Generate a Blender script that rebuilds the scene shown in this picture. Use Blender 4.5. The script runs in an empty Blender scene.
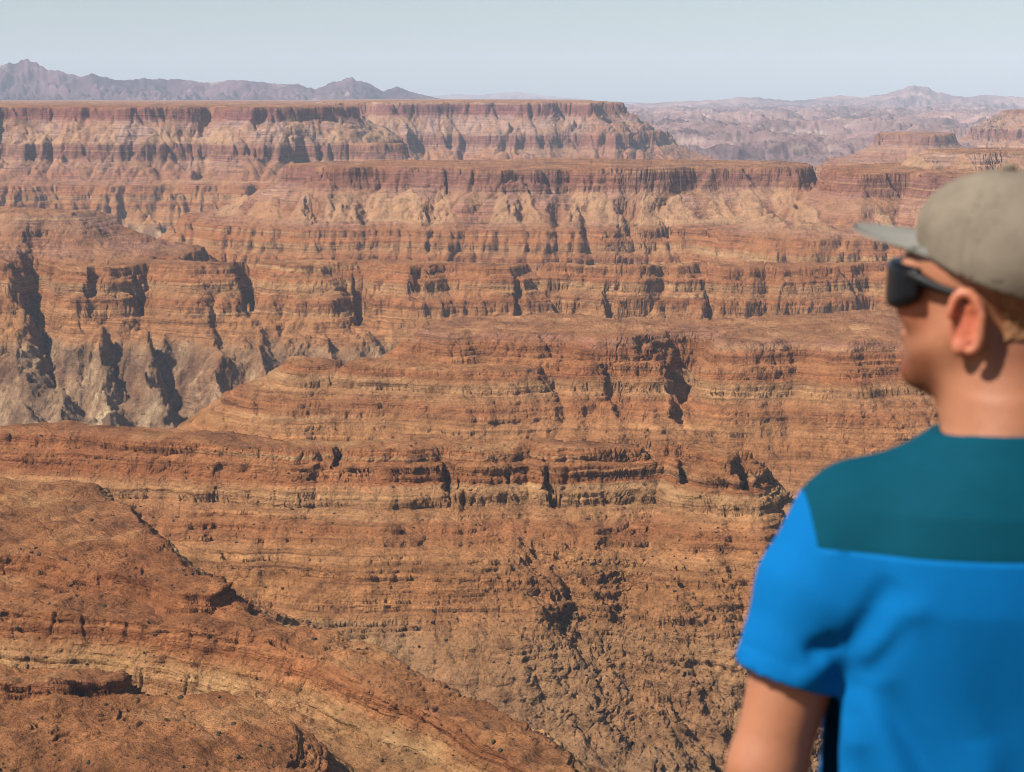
import bpy, bmesh, math, random
import numpy as np
R = math.radians
scene = bpy.context.scene
COL = scene.collection
F32 = np.float32
# ---------------------------------------------------------------- camera model
W, H, FPX, YH = 1024, 772, 2000.0, 98.0
PITCH = math.atan((H/2-YH)/FPX)
CP, SP = math.cos(PITCH), math.sin(PITCH)
def col_x(x, Y):
    return (x-W/2)/FPX*Y/CP
def ray(x, y):
    u = H/2-y
    return np.array([x-W/2, FPX*CP+u*SP, -FPX*SP+u*CP])/FPX

# ---------------------------------------------------------------- numpy noise
def _hash(ix, iy, iz, seed):
    h = (ix.astype(np.uint32)*np.uint32(374761393) + iy.astype(np.uint32)*np.uint32(668265263)
         + iz.astype(np.uint32)*np.uint32(2147483647 & 0x5bd1e995) + np.uint32(seed*1013904223 & 0xffffffff))
    h ^= h >> np.uint32(13); h *= np.uint32(1274126177); h ^= h >> np.uint32(16)
    h *= np.uint32(2246822519); h ^= h >> np.uint32(15)
    return h
def noise2(x, y, seed=0):
    x = np.asarray(x, F32); y = np.asarray(y, F32)
    fx = np.floor(x); fy = np.floor(y)
    ix = fx.astype(np.int32); iy = fy.astype(np.int32)
    x = x-fx; y = y-fy
    u = x*x*x*(x*(x*6-15)+10); v = y*y*y*(y*(y*6-15)+10)
    z0 = np.int32(0)
    def g(ox, oy):
        h = _hash(ix+np.int32(ox), iy+np.int32(oy), np.zeros(1, np.int32), seed)
        a = (h & np.uint32(0xffff)).astype(F32)*F32(2*math.pi/65536)
        return np.cos(a)*(x-ox)+np.sin(a)*(y-oy)
    a = g(0,0); b = g(1,0); a += u*(b-a)
    c = g(0,1); d = g(1,1); c += u*(d-c)
    return (a+v*(c-a))*F32(1.5)
def noise3(x, y, z, seed=0):
    x = np.asarray(x, F32); y = np.asarray(y, F32); z = np.asarray(z, F32)
    fx = np.floor(x); fy = np.floor(y); fz = np.floor(z)
    ix = fx.astype(np.int32); iy = fy.astype(np.int32); iz = fz.astype(np.int32)
    x = x-fx; y = y-fy; z = z-fz
    u = x*x*(3-2*x); v = y*y*(3-2*y); w = z*z*(3-2*z)
    def g(ox, oy, oz):
        h = _hash(ix+np.int32(ox), iy+np.int32(oy), iz+np.int32(oz), seed)
        return (h & np.uint32(0xffff)).astype(F32)*F32(2/65536)-F32(1)
    def lerp(a, b, t): return a+t*(b-a)
    return lerp(lerp(lerp(g(0,0,0), g(1,0,0), u), lerp(g(0,1,0), g(1,1,0), u), v),
                lerp(lerp(g(0,0,1), g(1,0,1), u), lerp(g(0,1,1), g(1,1,1), u), v), w)
def fbm2(x, y, seed, octs=4, gain=.5):
    s = 0; a = 1.0
    for i in range(octs):
        s = s+a*noise2(x*F32(2.03**i), y*F32(2.03**i), seed+i*17); a *= gain
    return s
def sstep(a, b, x):
    t = np.clip((x-a)/(b-a), 0, 1); return t*t*(3-2*t)

# ---------------------------------------------------------------- stratigraphy
rng = np.random.default_rng(11)
# (top elevation, slope in degrees down to the next row)
STRATA = [(60,30),(-20,64),(-46,40),(-52,58),(-57,29),(-112,68),(-134,42),(-140,60),(-148,27),(-172,38),(-176,24),(-191,11),(-203,56),
          (-213,30),(-220,58),(-233,31),(-243,60),(-258,30),(-266,48),(-272,30),(-292,33),(-345,31),(-372,8),(-378,1.5),(-400,1)]
ALCOVES = [(38,2505,24,95),(44,2440,18,60),(98,2440,14,34),(150,2450,15,40),(250,2470,14,60),(366,2440,15,60),(420,2430,12,30),(610,2420,8,24),(705,2410,11,44),(520,2420,9,24),(865,2425,16,50),
  (318,3200,20,80),(371,3190,16,60),(437,3170,24,70),(522,3160,14,45),(556,3170,15,60),(585,3165,14,60),(632,3170,26,60),(668,3160,13,50),(795,3160,15,60),(5,4860,50,80),(205,4820,26,60),(305,4830,34,80),(420,6100,40,60),(470,6080,30,50),(520,6090,26,40),
  (690,1610,14,40),(682,1570,10,30),(620,1580,8,20),(690,1150,5,18),(747,1128,6,24),(437,1150,5,26),(448,1135,4,16),(545,1140,5,24),(497,1150,3,14),(345,1168,4,16),(555,1060,9,16),(572,1045,9,18)]
CLEFTS = [(34,2500,66,2250,15,60),(150,2390,190,2200,9,26),(214,2420,226,2280,7,16),(108,2400,128,2250,7,16),(285,2430,270,2300,8,22)]
RUBBLE = [(535,1095,14),(565,1066,34),(600,1035,46),(650,1000,58),(700,975,66),(760,945,76),(840,920,84)]
NEAR = [(60,42),(-186,42),(-203,58),(-209,32),(-213,57),(-221,31),(-226,54),(-233,28),(-246,46),(-250,29),(-264,42),(-268,29),(-345,30),(-372,8),(-378,1.5),(-400,1)]
def make_table(fine, strata=STRATA):
    es = np.arange(60, -399, -0.1)
    slope = np.zeros_like(es)
    for (e0, sl) in strata: slope[es <= e0] = sl
    cot = 1/np.tan(np.radians(slope))
    if fine:
        e = 60.0
        while e > -300:
            t = rng.choice([1.0,1.6,2.4,3.5,5.5], p=[.2,.25,.25,.2,.1])*rng.uniform(.75,1.3)
            hard = t*rng.uniform(.35,.65)
            m1 = (es <= e) & (es > e-hard); m2 = (es <= e-hard) & (es > e-t)
            k = rng.uniform(.7,1.0)
            f1 = 1-.88*k
            f2 = (t-hard*f1)/max(t-hard,1e-3)
            cot[m1] *= f1; cot[m2] *= f2
            e -= t
    D = np.concatenate([[0], np.cumsum(cot*0.1)[:-1]])
    return es, D
ES, D_COARSE = make_table(False)
_, D_FINE = make_table(True)
_, DN_COARSE = make_table(False, NEAR)
_, DN_FINE = make_table(True, NEAR)
def D_of(e, near=False): return float(np.interp(-e, -ES, DN_COARSE if near else D_COARSE))
def E_coarse(s, near=None):
    r = np.interp(s, D_COARSE, ES)
    if near is not None: r = np.where(near, np.interp(s, DN_COARSE, ES), r)
    return r.astype(F32)
def E_fine(s, near):
    return np.where(near, np.interp(s, DN_FINE, ES), np.interp(s, D_FINE, ES)).astype(F32)

# ---------------------------------------------------------------- mesas in plan: (name, top elevation, rim as (picture column, distance), relief factor)
MESAS = [
 ('far_plateau', -21, [(-700,4500),(-200,4750),(0,4900),(60,5000),(130,4950),(210,5060),(255,4930),(330,5080),(352,5500),(345,6500),(340,17400),(-700,17400)], .8),
 ('remote_plateau', -14, [(345,6500),(400,6230),(470,6330),(520,6220),(565,6320),(598,6250),(612,6700),(600,9000),(575,17400),(330,17400),(330,7000)], 1.0),
 ('far_plateau', -112, [(345,4960),(380,4920),(412,4980),(405,5080),(350,5080)], .5),
 ('middle_mesa', -113, [(296,3400),(330,3290),(380,3330),(440,3290),(500,3250),(560,3310),(640,3280),(720,3310),(780,3290),(800,3360),(790,3620),(600,3800),(400,3700),(310,3600)], .8),
 ('right_mesa', -113, [(818,3110),(860,3030),(900,3060),(945,3000),(1100,2900),(1300,2950),(1300,3500),(950,3600),(830,3350)], .7),
 ('right_mesa', -84, [(950,3200),(1000,3140),(1160,3080),(1300,3100),(1300,3600),(960,3450)], .6),
 ('far_butte', -114, [(872,6500),(890,6320),(925,6280),(944,6400),(940,6800),(880,6800)], .5),
 ('far_butte', -46, [(1004,7300),(1040,7000),(1120,6800),(1400,6900),(1400,8200),(1010,8000)], .6),
 ('striped_wall', -204, [(-700,2550),(-200,2500),(0,2470),(30,2540),(46,2560),(66,2470),(110,2440),(150,2490),(200,2440),(240,2470),(256,2498),(272,2465),(330,2450),(360,2490),(420,2430),(445,2470),(520,2430),(545,2475),(640,2430),(700,2480),(720,2430),(800,2450),(865,2480),(950,2420),(1300,2430),(1300,2540),(800,2505),(500,2500),(300,2530),(0,2600),(-700,2700)], .75),
 ('striped_wall', -150, [(-700,2560),(0,2640),(40,2600),(72,2640),(60,2780),(-700,2800)], .5),
 ('inner_bench', -204, [(398,1690),(440,1655),(480,1662),(520,1640),(580,1640),(610,1610),(660,1605),(690,1660),(705,1655),(722,1590),(800,1600),(860,1570),(980,1600),(1300,1600),(1300,1850),(900,1840),(640,1790),(440,1775)], .5),
 ('inner_bench', -217, [(352,1632),(372,1622),(400,1618),(460,1600),(525,1600),(540,1660),(410,1680),(356,1672)], .35),
 ('inner_bench', -217, [(300,1640),(312,1624),(330,1634),(328,1662),(302,1662)], .2),
 ('layered_ridge', -204, [(-700,1290),(-100,1240),(0,1222),(60,1205),(130,1190),(220,1192),(300,1178),(340,1185),(400,1166),(436,1182),(462,1160),(535,1168),(556,1150),(620,1160),(676,1168),(700,1148),(738,1122),(754,1150),(735,1160),(700,1168),(620,1176),(550,1182),(400,1190),(200,1204),(0,1230),(-700,1340)], .45),
 ('near_spur', -204, [(-500,985),(0,974),(60,945),(110,882),(160,838),(215,803),(240,776),(225,772),(190,792),(100,812),(0,826),(-500,840)], .42),
 ('near_spur', -212, [(-500,900),(0,880),(120,840),(215,790),(270,748),(300,735),(345,730),(400,700),(450,668),(500,640),(545,606),(500,612),(450,640),(400,676),(350,706),(300,721),(240,738),(190,749),(110,760),(0,770),(-500,775)], .42),
 ('corner_outcrop', -208, [(-500,640),(0,634),(60,628),(130,634),(185,632),(222,615),(250,592),(262,566),(240,545),(100,560),(-500,560)], .2),
 ('corner_outcrop', -202, [(-200,660),(-60,652),(20,648),(60,645),(78,640),(66,632),(20,630),(-60,628),(-200,628)], .12),
 ('lower_shelf', -226, [(240,690),(330,684),(400,706),(440,708),(480,714),(545,678),(590,632),(600,590),(450,560),(270,570)], .2),
]
def smooth_poly(pts, n=5):
    P = np.array([[col_x(x, Y), Y] for x, Y in pts]); out = []
    for i in range(len(P)):
        p0, p1, p2, p3 = P[i-1], P[i], P[(i+1) % len(P)], P[(i+2) % len(P)]
        k = n if np.linalg.norm(p2-p1) < 900 else 1
        for t in np.arange(k)/k:
            # a loose curve: half way between straight and Catmull-Rom
            cr = .5*((2*p1)+(-p0+p2)*t+(2*p0-5*p1+4*p2-p3)*t*t+(-p0+3*p1-3*p2+p3)*t**3)
            out.append(.4*(p1+(p2-p1)*t)+.6*cr)
    return np.array(out, F32)
POLYS = [smooth_poly(m[2], 3) for m in MESAS]
def poly_field(poly, X, Y):
    """signed distance (inside negative) and the position along the rim of the nearest rim point"""
    best = np.full(X.shape, 1e12, F32); bu = np.zeros(X.shape, F32); inside = np.zeros(X.shape, bool)
    acc = 0.0; n = len(poly)
    for i in range(n):
        ax, ay = poly[i]; bx, by = poly[(i+1) % n]
        ex, ey = bx-ax, by-ay; L2 = float(ex*ex+ey*ey)+1e-9
        px = X-ax; py = Y-ay
        t = np.clip((px*ex+py*ey)/L2, 0, 1)
        dx = px-t*ex; dy = py-t*ey; d2 = dx*dx+dy*dy
        m = d2 < best
        np.copyto(best, d2, where=m); np.copyto(bu, (acc+t*math.sqrt(L2)).astype(F32), where=m)
        if abs(ey) > 1e-9:
            c = ((ay > Y) != (by > Y)) & (X < ex*(Y-ay)/ey+ax)
            inside ^= c
        acc += math.sqrt(L2)
    d = np.sqrt(best); d[inside] *= -1
    return d, bu

def terrain(X, Y, full=True):
    """height, stratum elevation, owner, talus amount for plan points"""
    X = X.astype(F32); Y = Y.astype(F32)
    wx = X+22*noise2(X/170, Y/170, 1)+7*noise2(X/55, Y/55, 2)
    wy = Y+22*noise2(X/170, Y/170, 3)+7*noise2(X/55, Y/55, 4)
    # recession of the scarps: alcoves between buttresses, at many sizes
    n1 = noise2(X/430, Y/430, 20); n2 = noise2(X/150, Y/150, 21); n3 = noise2(X/62, Y/62, 22); n4 = noise2(X/27, Y/27, 23)
    g1 = sstep(.72, 1, 1-np.abs(n2)*1.6); g2 = sstep(.75, 1, 1-np.abs(n3)*1.6)
    calm = sstep(4300, 2300, Y); vary = .35+.9*sstep(-.4,.5,noise2(X/330, Y/330, 27))
    gmask = sstep(.0,.35,noise2(X/240, Y/240, 26))
    big = 46*n1; mid = (26-8*calm)*n2+(34-4*calm-24*sstep(1400,1200,Y))*g1*sstep(-.3,.4,n1+.25); mid = mid*(1-calm*(1-vary)); sml = (7-2*calm)*n3*vary+9*g2*(1-calm*(1-gmask))+(4.5-1.8*calm)*n4
    if full:
        n5 = noise2(X/11, Y/11, 24); n6 = noise2(X/4.6, Y/4.6, 25)
        sml = sml+2.2*n5+.9*n6
    S = np.full(X.shape, 1e5, F32); O = np.zeros(X.shape, np.int16); TOP = np.full(X.shape, -1e5, F32)
    alc = np.zeros(X.shape, F32)
    for ax_, ay_, ar_, ad_ in ALCOVES:
        m_ = (np.abs(Y-ay_) < 6*ar_) & (np.abs(X-col_x(ax_, ay_)) < 4*ar_)
        if m_.any():
            xx = (wx[m_]*.6+X[m_]*.4-col_x(ax_, ay_)+.45*ar_*noise2(Y[m_]/(ar_*.9), X[m_]/(ar_*.9), 29)+.2*ar_*noise2(X[m_]/(ar_*.3), Y[m_]/(ar_*.3), 28))/(ar_*.62); yy = (wy[m_]*.5+Y[m_]*.5-ay_)/(ar_*2.2)
            alc[m_] = np.maximum(alc[m_], ad_*np.exp(-(xx*xx)**1.5-yy*yy))
    FAN = np.zeros(X.shape, F32); NEARF = np.zeros(X.shape, bool); EB = np.full(X.shape, -1e5, F32)
    for k, (nm, top, _, rel) in enumerate(MESAS):
        rim = top; nr = nm in ('near_spur', 'corner_outcrop', 'lower_shelf', 'layered_ridge', 'inner_bench'); turn = nm in ('near_spur', 'corner_outcrop', 'lower_shelf')
        if nm == 'inner_bench' and top == -204: top = -193
        Dt, Dr = D_of(top, nr), D_of(rim, nr)
        p = POLYS[k]
        x0, y0 = p.min(0)-900; x1, y1 = p.max(0)+900
        idx = np.nonzero((X > x0) & (X < x1) & (Y > y0) & (Y < y1))[0]
        if not len(idx): continue
        d, u = poly_field(p, wx[idx], wy[idx])
        dd = np.maximum(d, 0)
        # gullies and ribs running down the fall line, deeper further below the rim
        rw = min(1.0, rel+.25)
        uu = (wx[idx]*.8-wy[idx]*.6 if turn else wx[idx]); vv = (wx[idx]*.6+wy[idx]*.8 if turn else wy[idx])
        rib = np.abs(noise2(uu/(46*rw)+.7*k, vv/230+3*k, 40))*1.5
        rib2 = np.abs(noise2(uu/(17*rw)+.3*k, vv/95+5*k, 41))*1.5
        rk = .45 if Y.size and nr else (.6 if nm == 'striped_wall' else .8)
        rf = rk*(np.minimum(dd*.30, 30*rel+4)*(rib-.45)+np.minimum(dd*.15, 7*rel+2)*(rib2-.45))
        fade = sstep(-60*rel-5, 0, d)
        s = Dr+d+alc[idx]+(rel*(big[idx]+mid[idx])*fade+(.35+.65*rel)*sml[idx]*fade)-rf*.9
        if nm in ('middle_mesa', 'far_plateau', 'right_mesa') and top > -130:
            sp = 62.0 if nm != 'far_plateau' else 100.0
            xs_ = X[idx]+5*noise2(X[idx]/30, Y[idx]/30, 34); ce = np.floor(xs_/sp); wm = np.full(xs_.shape, 9, F32)
            for o_ in (-1, 0, 1):
                c_ = ce+o_; h_ = np.mod(np.sin(c_*12.9898+k)*43758.5, 1); r_ = .35+.75*np.mod(h_*7.31, 1)
                wm = np.minimum(wm, np.abs(xs_-(c_+.15+.7*h_)*sp)/(2+.42*r_*np.maximum(dd-18, 0)))
            fan_ = sstep(1, .7, wm)*sstep(18, 40, dd)*sstep(150, 115, dd)
            s = s-fan_*.07*dd; FAN[idx] = np.maximum(FAN[idx], fan_)
        # the flat top: rises very gently inwards
        tilt = .02
        s = np.where(s < Dt, Dt-tilt*np.minimum(Dt-s, 300), s)
        e_ = np.interp(s, DN_COARSE if nr else D_COARSE, ES)
        m = e_ > EB[idx]
        j = idx[m]; S[j] = s[m]; O[j] = k; TOP[j] = Dt; NEARF[j] = nr; EB[j] = e_[m]
    talus = sstep(-.25, .35, noise2(X/90, Y/90, 60)+.6*noise2(X/33, Y/33, 61))
    Ec = E_coarse(S, NEARF); Ef = E_fine(S, NEARF)
    # loose cover hides the beds in patches, less so on steep ground
    slope_c = (E_coarse(S-3, NEARF)-E_coarse(S+3, NEARF))/6
    soft = 1-sstep(.75, 1.4, slope_c)
    cover = talus*soft*np.where(NEARF, .45, .85).astype(F32)
    cover = np.maximum(cover, .95*FAN*soft)
    E = Ef+(Ec-Ef)*cover
    bl = -288-62*sstep(1900, 1300, Y)
    # low steps of thin beds weathering out on the flat tops
    wt = sstep(TOP+22, TOP-6, S)
    bq = (2.2*noise2(X/85, Y/85, 64)+1.5*noise2(X/38, Y/38, 65)+1.3*noise2(X/13, Y/13, 66)+.7*noise2(X/5.5, Y/5.5, 67))*(1+.7*sstep(1000,900,Y))
    fl_ = np.floor(bq/1.1); fr_ = bq/1.1-fl_; stp = sstep(-.1,.5,noise2(X/48, Y/48, 68)); E = E+wt*((fl_+sstep(.5, .95, fr_))*stp+(fl_+fr_)*(1-stp))*1.1
    base = sstep(bl+10, bl-12, Ec)
    rough = np.abs(noise2(X/75, Y/75, 70))*-20+7+np.abs(noise2(X/31, Y/31, 71))*-11+4
    farb = sstep(1800, 2000, Y)
    rough = rough+farb*(60*(.42-np.abs(noise2((X+.25*Y+14*noise2(X/60,Y/60,76))/105, Y/420, 77))*1.5)+16*(.4-np.abs(noise2((X-.3*Y)/42, Y/150, 78))*1.5))
    if full: rough = rough+np.abs(noise2(X/13, Y/13, 72))*-5+1.6+1.2*noise2(X/5, Y/5, 73)
    E2 = E+base*rough
    # a rocky ravine below the right end of the layered ridge
    rub = np.zeros(X.shape, F32); m_ = (Y > 850) & (Y < 1200)
    if m_.any():
        P_ = [(col_x(a, b), b, c) for a, b, c in RUBBLE]; dmin = np.full(m_.sum(), 1e9, F32)
        xx = X[m_]+10*noise2(X[m_]/40, Y[m_]/40, 95); yy = Y[m_]
        for (ax_, ay_, aw), (bx_, by_, bw) in zip(P_[:-1], P_[1:]):
            ex, ey = bx_-ax_, by_-ay_; t = np.clip(((xx-ax_)*ex+(yy-ay_)*ey)/(ex*ex+ey*ey), 0, 1)
            dmin = np.minimum(dmin, np.hypot(xx-ax_-t*ex, yy-ay_-t*ey)/(aw+(bw-aw)*t))
        rub[m_] = np.exp(-dmin**2*1.2)
        du_ = X[m_]*.79+Y[m_]*.61+5*noise2(X[m_]/30, Y[m_]/30, 99); dv_ = X[m_]*.61-Y[m_]*.79
        blk_ = np.abs(noise2(du_/15, dv_/70, 96))*-9+3.2+np.abs(noise2(du_/6, dv_/20, 97))*-4+1.5
        if full: blk_ = blk_+1.1*noise2(X[m_]/3.0, Y[m_]/3.0, 98)+.7*noise2(X[m_]/1.6, Y[m_]/1.6, 94)
        E2[m_] += rub[m_]*(1.35*blk_-12*rub[m_]); cover[m_] = np.maximum(cover[m_], .8*rub[m_])
    for xa_, ya_, xb_, yb_, cw_, cd_ in CLEFTS:
        m_ = (Y > 2150) & (Y < 2550) & (np.abs(X-col_x(xa_, ya_)) < 200)
        if m_.any():
            ax_, bx_ = col_x(xa_, ya_), col_x(xb_, yb_)
            xx = X[m_]+9*noise2(Y[m_]/45, X[m_]/45, 85)+4*noise2(Y[m_]/16, X[m_]/16, 86); t = np.clip((Y[m_]-ya_)/(yb_-ya_), -.1, 1.1)
            q_ = np.abs(xx-ax_-(bx_-ax_)*t)/cw_
            E2[m_] -= cd_*np.exp(-q_**1.6)*sstep(-.1, .1, t)*sstep(1.1, .8, t)
    E2 = E2+(1-base)*soft*(1.0*noise2(X/24, Y/24, 74)+.5*noise2(X/9, Y/9, 75))
    # far hills, rugged and low, filling the country beyond the canyon on the right
    L = 900.
    hf = 230*(.5-np.abs(noise2(X/L, Y/L, 90))*1.1)+100*(.4-np.abs(noise2(X/L*2.6, Y/L*2.6, 91)))+70*(.4-np.abs(noise2(X/L*6.1, Y/L*6.1, 92)))+34*(.4-np.abs(noise2(X/L*14, Y/L*14, 93)))+18*(.4-np.abs(noise2(X/L*31, Y/L*31, 193)))
    hz_ = np.interp(Y, [5600, 6600, 8000, 11000, 17500], [-400, -260, -230, -200, -160]).astype(F32)+hf*sstep(5900, 7500, Y)*.62
    hm = hz_ > E2
    E2 = np.where(hm, hz_, E2); O = np.where(hm, np.int16(len(MESAS)), O)
    dip = -.05*np.clip(X+190, -80, 200)*sstep(1020, 960, Y)*NEARF+14*sstep(1150, 960, Y)+2.2*noise2(X/260, Y/260, 80)+(.9*noise2(X/80, Y/80, 81) if full else 0)
    topflat = (S <= TOP+.5)
    cover = np.where(hm, .6, cover)
    return (E2+dip).astype(F32), E2.astype(F32), O, cover, soft, topflat, rub, FAN*soft
# ---------------------------------------------------------------- canyon mesh: a polar sheet with rows crowded where the ground is steep and in view
def build_canyon():
    r0, r1 = 400.0, 17400.0
    cc = np.arange(-420, 1445, 5.0); rr = np.geomspace(r0, r1, 3000)
    az = (cc-W/2)/FPX/CP
    A, RR = np.meshgrid(az, rr, indexing='ij')
    X = (np.tan(A)*RR).ravel(); Y = RR.ravel()
    Z = terrain(X, Y, False)[0].reshape(A.shape)
    ratio = Z/RR
    py = -ratio*FPX
    dpy = np.diff(py, axis=1)                                # negative = going up the picture = facing us
    hz = np.maximum.accumulate(ratio, axis=1)
    vis = (ratio[:, 1:] >= hz[:, 1:]-0.0035)
    dens = np.where(vis, np.abs(dpy)+.04, .06*np.minimum(np.abs(dpy), 2)+.012)
    k = 5; pad = np.pad(dens, ((k, k), (0, 0)), mode='edge')
    dens = sum(pad[i:i+dens.shape[0]] for i in range(2*k+1))/(2*k+1)
    k = 4; pad = np.pad(dens, ((0, 0), (k, k)), mode='edge')
    dens = sum(pad[:, i:i+dens.shape[1]] for i in range(2*k+1))/(2*k+1)
    cdf = np.concatenate([np.zeros((len(cc), 1)), np.cumsum(dens, axis=1)], axis=1); cdf /= cdf[:, -1:]
    NR = 1500
    q = np.linspace(0, 1, NR)
    rows = np.array([np.interp(q, cdf[i], rr) for i in range(len(cc))])
    fc = np.concatenate([np.arange(-420, -30, 5), np.arange(-30, 1055, .9), np.arange(1055, 1441, 5)])
    fi = np.interp(fc, cc, np.arange(len(cc))); i0 = np.clip(fi.astype(int), 0, len(cc)-2); t = (fi-i0)[:, None]
    FR = rows[i0]*(1-t)+rows[i0+1]*t
    FA = np.repeat(((fc-W/2)/FPX/CP)[:, None], NR, axis=1)
    X = (np.tan(FA)*FR).ravel(); Y = FR.ravel()
    Z, E, O, cover, soft, flat, rub, fan = terrain(X, Y, True)
    nc = len(fc)
    P = np.stack([X, Y, Z], 1).astype(F32).reshape(nc, NR, 3)
    # push the faces in and out along their normals: ledges, cracks and blocks
    du = np.gradient(P, axis=0); dv = np.gradient(P, axis=1)
    N = np.cross(du, dv); N /= np.linalg.norm(N, axis=2, keepdims=True)+1e-9
    N = (N*np.sign(N[..., 2:3]+1e-9)).reshape(-1, 3)
    steep = sstep(.10, .5, 1-N[:, 2]); nearer = np.clip(2100/P.reshape(-1, 3)[:, 1], .9, 1.9)
    x, y, z = P.reshape(-1, 3).T
    far = np.clip(y/1000, .7, 2.2)
    led = noise3(x/60, y/60, E/1.7, 5)+.7*noise3(x/30, y/30, E/.75, 6)+.9*noise3(x/90, y/90, E/4.1, 7)
    blk = noise3(x/5, y/5, E/3, 8)+.6*noise3(x/2.1, y/2.1, E/1.4, 9)
    crk = np.abs(noise3(x/9, y/9, E/40, 10)); crk = -1.6*sstep(.16, 0, crk)+.4
    disp = steep*(1.0*led*nearer+.5*blk+.9*crk)*np.sqrt(far)+(1-steep)*(.22*noise3(x/2.4, y/2.4, z/2.4, 12)+.35*noise3(x/6, y/6, z/6, 13)+.5*sstep(.25,.6,noise3(x/8, y/8, z/3, 14))*sstep(-.2,.3,noise3(x/50,y/50,z/50,15)))*far*(1+.6*sstep(1050,900,y))
    P = (P.reshape(-1, 3)+N*disp[:, None]*np.clip(1-flat*.6, 0, 1)[:, None]).astype(F32)
    idx = np.arange(nc*NR).reshape(nc, NR)
    quads = np.stack([idx[:-1, :-1], idx[1:, :-1], idx[1:, 1:], idx[:-1, 1:]], -1).reshape(-1, 4)
    names = [m[0] for m in MESAS]+['far_hills']; uniq = list(dict.fromkeys(names)); oid = np.array([uniq.index(n) for n in names])
    fo = oid[O[quads[:, 0]]]
    META = {'far_plateau': ('long flat-topped plateau wall filling the left below the purple mountains', 'plateau'),
      'remote_plateau': ('flat-topped plateau standing further back, ending in a slope toward the hazy hills', 'plateau'),
      'middle_mesa': ('level mesa with a dark red cap cliff and fanned talus slopes, across the middle distance', 'mesa'),
      'right_mesa': ('layered mesa beside the middle mesa, behind the man with the cap', 'mesa'),
      'far_butte': ('small pale butte with a flat cap among the hazy hills, above the cap brim', 'butte'),
      'striped_wall': ('long banded canyon wall with black alcoves and grey rock under its left half', 'canyon wall'),
      'inner_bench': ('broad reddish bench with broken low cliffs between the banded wall and the nearer ridge', 'bench'),
      'layered_ridge': ('orange thin-bedded ridge with vertical black cracks crossing the centre of the gorge', 'ridge'),
      'near_spur': ('brown layered spur running down from the left edge to the ravine', 'spur'),
      'corner_outcrop': ('dark red rocky outcrop in the bottom left corner', 'outcrop'),
      'lower_shelf': ('orange rock shelf at the bottom centre beside the rubble ravine', 'shelf'),
      'far_hills': ('hazy pinkish rugged hills beyond the canyon on the right', 'hills')}
    out = {}
    for k, nm in enumerate(uniq):
        q = quads[fo == k]
        if not len(q): continue
        used, inv = np.unique(q, return_inverse=True)
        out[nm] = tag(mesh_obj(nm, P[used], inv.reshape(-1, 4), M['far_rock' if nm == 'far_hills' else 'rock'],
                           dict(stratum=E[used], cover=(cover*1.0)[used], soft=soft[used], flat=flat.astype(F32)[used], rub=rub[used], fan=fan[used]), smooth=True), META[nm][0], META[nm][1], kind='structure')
    return out, P
def mesh_obj(name, V, Q, mat, attrs=None, smooth=False, parent=None):
    V = np.ascontiguousarray(V, F32); Q = np.ascontiguousarray(Q, np.int32)
    me = bpy.data.meshes.new(name); n = Q.shape[1]
    me.vertices.add(len(V)); me.vertices.foreach_set('co', V.ravel())
    me.loops.add(Q.size); me.loops.foreach_set('vertex_index', Q.ravel())
    me.polygons.add(len(Q)); me.polygons.foreach_set('loop_start', np.arange(len(Q), dtype=np.int32)*n)
    me.update(calc_edges=True)
    me.polygons.foreach_set('use_smooth', np.full(len(Q), smooth, bool))
    for k, v in (attrs or {}).items():
        a = me.attributes.new(k, 'FLOAT', 'POINT'); a.data.foreach_set('value', np.ascontiguousarray(v, F32))
    if mat: me.materials.append(mat)
    o = bpy.data.objects.new(name, me); COL.objects.link(o)
    if parent: o.parent = parent
    return o
def tag(o, label=None, cat=None, group=None, kind=None):
    if label: o['label'] = label
    if cat: o['category'] = cat
    if group: o['group'] = group
    if kind: o['kind'] = kind
    return o
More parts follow.
